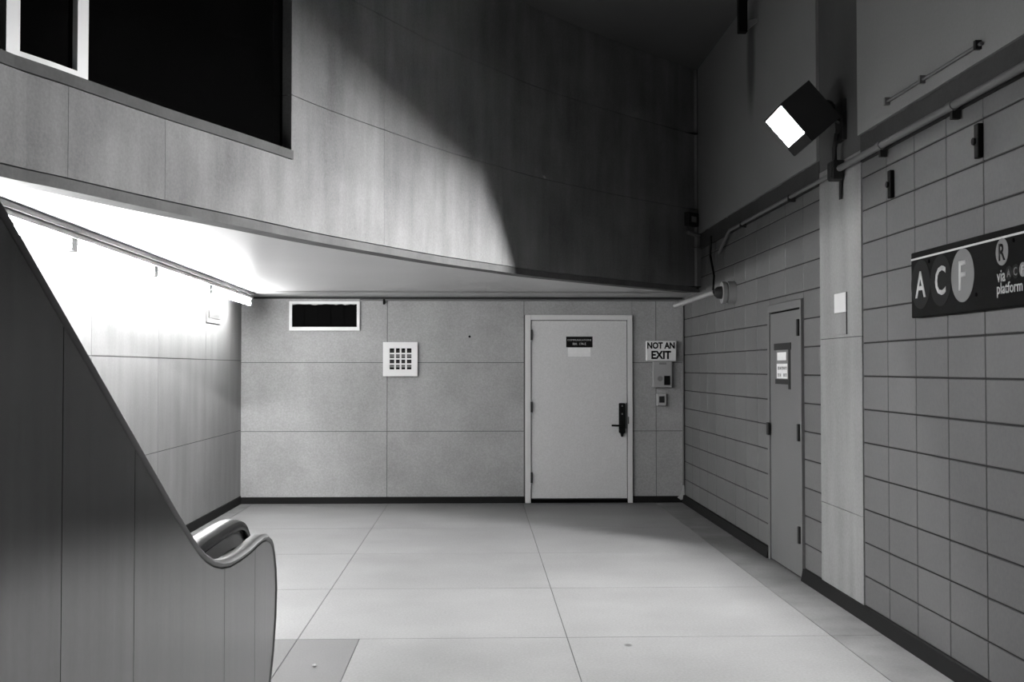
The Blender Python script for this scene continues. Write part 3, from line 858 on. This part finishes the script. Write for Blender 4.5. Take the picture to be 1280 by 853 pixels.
# ------------------------------------------------------------------ PLATE ON THE PILASTER
t = empty('blank_plate', onX(1051, 418, XR - 0.0065))
tag(t, 'small blank plate on the pilaster, brighter at the top', 'plate')
xp = XR - 0.0065
a, b = onX(1044, 368, xp), onX(1058.5, 418, xp)
m_z = onX(1051, 391, xp).z
box('upper_plate', (xp - 0.008, b.y, m_z), (xp, a.y, a.z), M_white, t, 0.003)
box('lower_plate', (xp - 0.006, b.y, b.z), (xp, a.y, m_z - 0.001), M_pil, t, 0.003)
box('shadow_strip', (xp - 0.004, b.y - 0.010, b.z), (xp, b.y - 0.0005, a.z), M_dark, t)  # dark strip painting the shadow line along the plate's edge

# ------------------------------------------------------------------ BLACK BRACKETS ON THE BLOCKS
for (px, y0p, y1p, lab) in ((1112, 213, 248, 'small black upright bracket on the blocks nearest the pilaster'), (1221, 155, 198, 'taller looking black upright bracket on the blocks above the station sign letters')):
    a = onX(px, y0p, XR - 0.02); b = onX(px, y1p, XR - 0.02)
    t = empty('wall_bracket', (XR, a.y, b.z)); tag(t, lab, 'bracket', 'black brackets on the block wall')
    box('strut', (XR - 0.026, a.y - 0.022, b.z), (XR - 0.0005, a.y + 0.022, a.z), M_black, t, 0.003)
    zc = (a.z + b.z) / 2
    bm = bmesh.new(); bm_tube(bm, [(XR - 0.026, a.y + 0.012, zc), (XR - 0.036, a.y + 0.012, zc)], 0.018, 8); mesh_obj('bolt', bm, M_black, t, smooth=True)

# ------------------------------------------------------------------ STATION SIGN
xs_ = XR - 0.055
tl, bl = onX(1138.8, 317, xs_), onX(1139.8, 398, xs_)
y0 = tl.y; z1 = tl.z; z0 = bl.z; yn = 3.55
t = empty('station_sign', (XR, (y0 + yn) / 2, z0))
tag(t, 'long black station sign with lettered discs A C F on the block wall', 'sign')
zs_ = onX(1138.8, 325.6, xs_).z
box('board', (xs_, yn, z0), (XR - 0.0005, y0, z1), M_sign, t, 0.004)
box('stripe', (xs_ - 0.0012, yn + 0.002, zs_ - 0.0048), (xs_ - 0.0001, y0 - 0.002, zs_ + 0.0048), M_sign_white, t)
def disc(name, px0, px1, py, m, par, r=None):
    a, b = onX(px0, py, xs_), onX(px1, py, xs_)
    c = (a + b) / 2; rr = r or (a.y - b.y) / 2
    bm = bmesh.new(); vs = [bm.verts.new((xs_ - 0.0001, c.y + rr * math.cos(k * math.pi / 24), c.z + rr * math.sin(k * math.pi / 24))) for k in range(48)]
    f = bm.faces.new(vs); g_ = bmesh.ops.extrude_face_region(bm, geom=[f])
    for e in g_['geom']:
        if isinstance(e, bmesh.types.BMVert): e.co.x -= 0.0012
    return mesh_obj(name, bm, m, par), Vector((xs_ - 0.0014, c.y, c.z)), rr
RB = 0.128
o, c, r = disc('disc', 1140.4, 1162.0, 355.8, M_sign_grey, t, RB); text('letter', 'A', c, 0.138, M_sign_white, o, ROT_RIGHT, 0.012)
o, c, r = disc('disc', 1164.2, 1188.0, 350.8, M_sign_grey, t, RB); text('letter', 'C', c, 0.146, M_sign_white, o, ROT_RIGHT, 0.012)
o, c, r = disc('disc', 1190.4, 1216.6, 344.4, M_sign_mid, t, RB); text('letter', 'F', c, 0.142, M_sign_white, o, ROT_RIGHT, 0.012)
o, c, r = disc('disc', 1245.4, 1260.2, 315.0, M_sign_mid, t, 0.060); text('letter', 'R', c, 0.076, M_black, o, ROT_RIGHT, 0.02)
va, vb_ = onX(1246.3, 343, xs_), onX(1256.8, 343, xs_)
text('lettering', 'via', (xs_ - 0.0002, (va.y + vb_.y) / 2, onX(1251, 345.2, xs_).z), 0.052, M_sign_white, t, ROT_RIGHT, 0.012, width=va.y - vb_.y)
pa, pb = onX(1246.4, 361, xs_), onX(1278.4, 357, xs_)
text('lettering', 'platform', (xs_ - 0.0002, (pa.y + pb.y) / 2, onX(1262.4, 361, xs_).z), 0.066, M_sign_white, t, ROT_RIGHT, 0.012, width=pa.y - pb.y)
for ch_, px0, px1, py, m in (('A', 1258.0, 1264.8, 341.4, M_sign_grey), ('C', 1266.2, 1273.2, 339.2, M_sign_grey), ('F', 1275.0, 1282.6, 336.8, M_sign_mid)):
    o, c, r = disc('disc', px0, px1, py, m, t, 0.031); text('letter', ch_, c, 0.036, M_sign_mid if ch_ != 'F' else M_sign_white, o, ROT_RIGHT, 0.01)
for px, py in ((1161.5, 326.5), (1220.7, 368.5), (1267.2, 300.5)):
    p = onX(px, py, xs_); bm = bmesh.new(); bm_tube(bm, [p, p + Vector((-0.004, 0, 0))], 0.009, 8); mesh_obj('screw', bm, M_void, t)

# ------------------------------------------------------------------ RACEWAY ON THE PLASTER, HANGER, CORNER CLUTTER
xq = XR - 0.0255
a, b = onX(1107.5, 127, xq - 0.02), onX(1225, 54, xq - 0.02)
t = empty('raceway', (xq, a.y, a.z)); tag(t, 'slender sloping raceway strip on the upper right plaster', 'raceway')
tube('strip', [(xq - 0.012, a.y, a.z), (xq - 0.012, b.y, b.z)], 0.009, M_pipe, t, 6)
for f in (0.0, 0.42, 0.97):
    p = a.lerp(b, f); box('clip', (xq - 0.03, p.y - 0.012, p.z - 0.02), (xq - 0.0005, p.y + 0.012, p.z + 0.022), M_dark if f > 0.9 else M_pipe, t)
t = empty('hanger', onX(928, 0, XR - 0.16)); tag(t, 'dark hanging bracket at the top by the plaster wall', 'bracket')
h = onX(928, 41, XR - 0.16)
box('drop', (h.x - 0.035, h.y - 0.035, h.z), (h.x + 0.035, h.y + 0.035, ZC), M_black, t)
prism('foot', [(h.x + 0.035, h.y, h.z + 0.02), (XR - 0.0255, h.y, h.z + 0.10), (XR - 0.0255, h.y, h.z + 0.13), (h.x + 0.035, h.y, h.z + 0.10)], (0, 0.03, 0), M_pipe_lt, t)
# round lamp holder on a conduit near the back corner
cc_ = onX(906, 366, XR - 0.09)
t = empty('lamp_holder', (XR, cc_.y, cc_.z)); tag(t, 'round drum fitting with pale pipe arm on the block wall near the back corner', 'fitting')
bm = bmesh.new(); bm_tube(bm, [(XR - 0.0005, cc_.y, cc_.z), (XR - 0.07, cc_.y, cc_.z)], 0.105, 20); mesh_obj('drum', bm, M_pipe_lt, t, smooth=True)
bm = bmesh.new(); bm_tube(bm, [(XR - 0.0705, cc_.y, cc_.z), (XR - 0.085, cc_.y, cc_.z)], 0.095, 20); mesh_obj('band', bm, M_chan, t, smooth=True)
bm = bmesh.new(); bm_tube(bm, [(XR - 0.0855, cc_.y, cc_.z), (XR - 0.12, cc_.y, cc_.z)], 0.102, 20); mesh_obj('rim', bm, M_pipe_lt, t, smooth=True)
bm = bmesh.new(); bm_tube(bm, [(XR - 0.1205, cc_.y, cc_.z), (XR - 0.16, cc_.y, cc_.z), (XR - 0.19, cc_.y, cc_.z)], [0.06, 0.055, 0.03], 14); mesh_obj('collar', bm, M_dark, t, smooth=True)
e = Vector((XR - 0.19, cc_.y, cc_.z)); e2 = onY(843, 383, cc_.y + 0.25)
tube('pipe_arm', [e + Vector((-0.002, 0, 0)), e2], 0.024, M_pipe_lt, t)
pA, pB = onX(889, 295, XR - 0.06), onX(891, 369, XR - 0.10)
tag(tube('cable', [pA, onX(888, 320, XR - 0.06), onX(892.5, 345, XR - 0.07), pB], 0.011, M_black, n=6), 'loose black cable drooping onto the round drum fitting', 'cable')
# fittings on the dark end of the curved wall
p, nn = at(s_of(862)); 
t = empty('alarm_box', (p.x, p.y, 2.78)); tag(t, 'small dark box on the shadowed end of the curved wall', 'box')
def cbox(name, zc0, zc1, hw, o0, o1, m):
    s = s_of(861); bm = bmesh.new(); curved(bm, s - hw, s + hw, zc0, zc1, o0, o1); return mesh_obj(name, bm, m, t)
zz = z_at(861, 275)
cbox('body', zz - 0.07, zz + 0.07, 0.09, 0.0005, 0.06, M_dark); cbox('window', zz - 0.03, zz + 0.03, 0.045, 0.0605, 0.064, M_chan)
zz = z_at(865, 293)
p0, n0 = at(s_of(857))
e0_ = Vector((*(p0 + n0 * 0.05), zz))
tag(tube('short_pipe', [e0_, Vector((XR - 0.03, e0_.y + 0.1, zz - 0.02))], 0.02, M_pipe), 'short stub pipe across the dark upper corner', 'pipe')
tag(tube('drop_conduit', [Vector((XR - 0.03, e0_.y + 0.22, zz - 0.03)), Vector((XR - 0.03, e0_.y + 0.22, ZS + 0.03))], 0.014, M_black), 'upright dark conduit in the corner below the stub pipe', 'conduit')
# litter on the darker floor patch
p = onZ(393, 834, 0)
bm = bmesh.new(); bmesh.ops.create_icosphere(bm, subdivisions=2, radius=0.010)
for v_ in bm.verts: v_.co = Vector((v_.co.x * 1.3 * random.uniform(.7, 1.2), v_.co.y * random.uniform(.7, 1.2), max(-0.008, v_.co.z * 0.6 * random.uniform(.6, 1.2)))) + Vector((p.x, p.y, 0.008))
tag(mesh_obj('paper_scrap', bm, M_offwhite, loc=(p.x, p.y, 0)), 'tiny crumpled white scrap lying on the dark floor patch', 'litter')
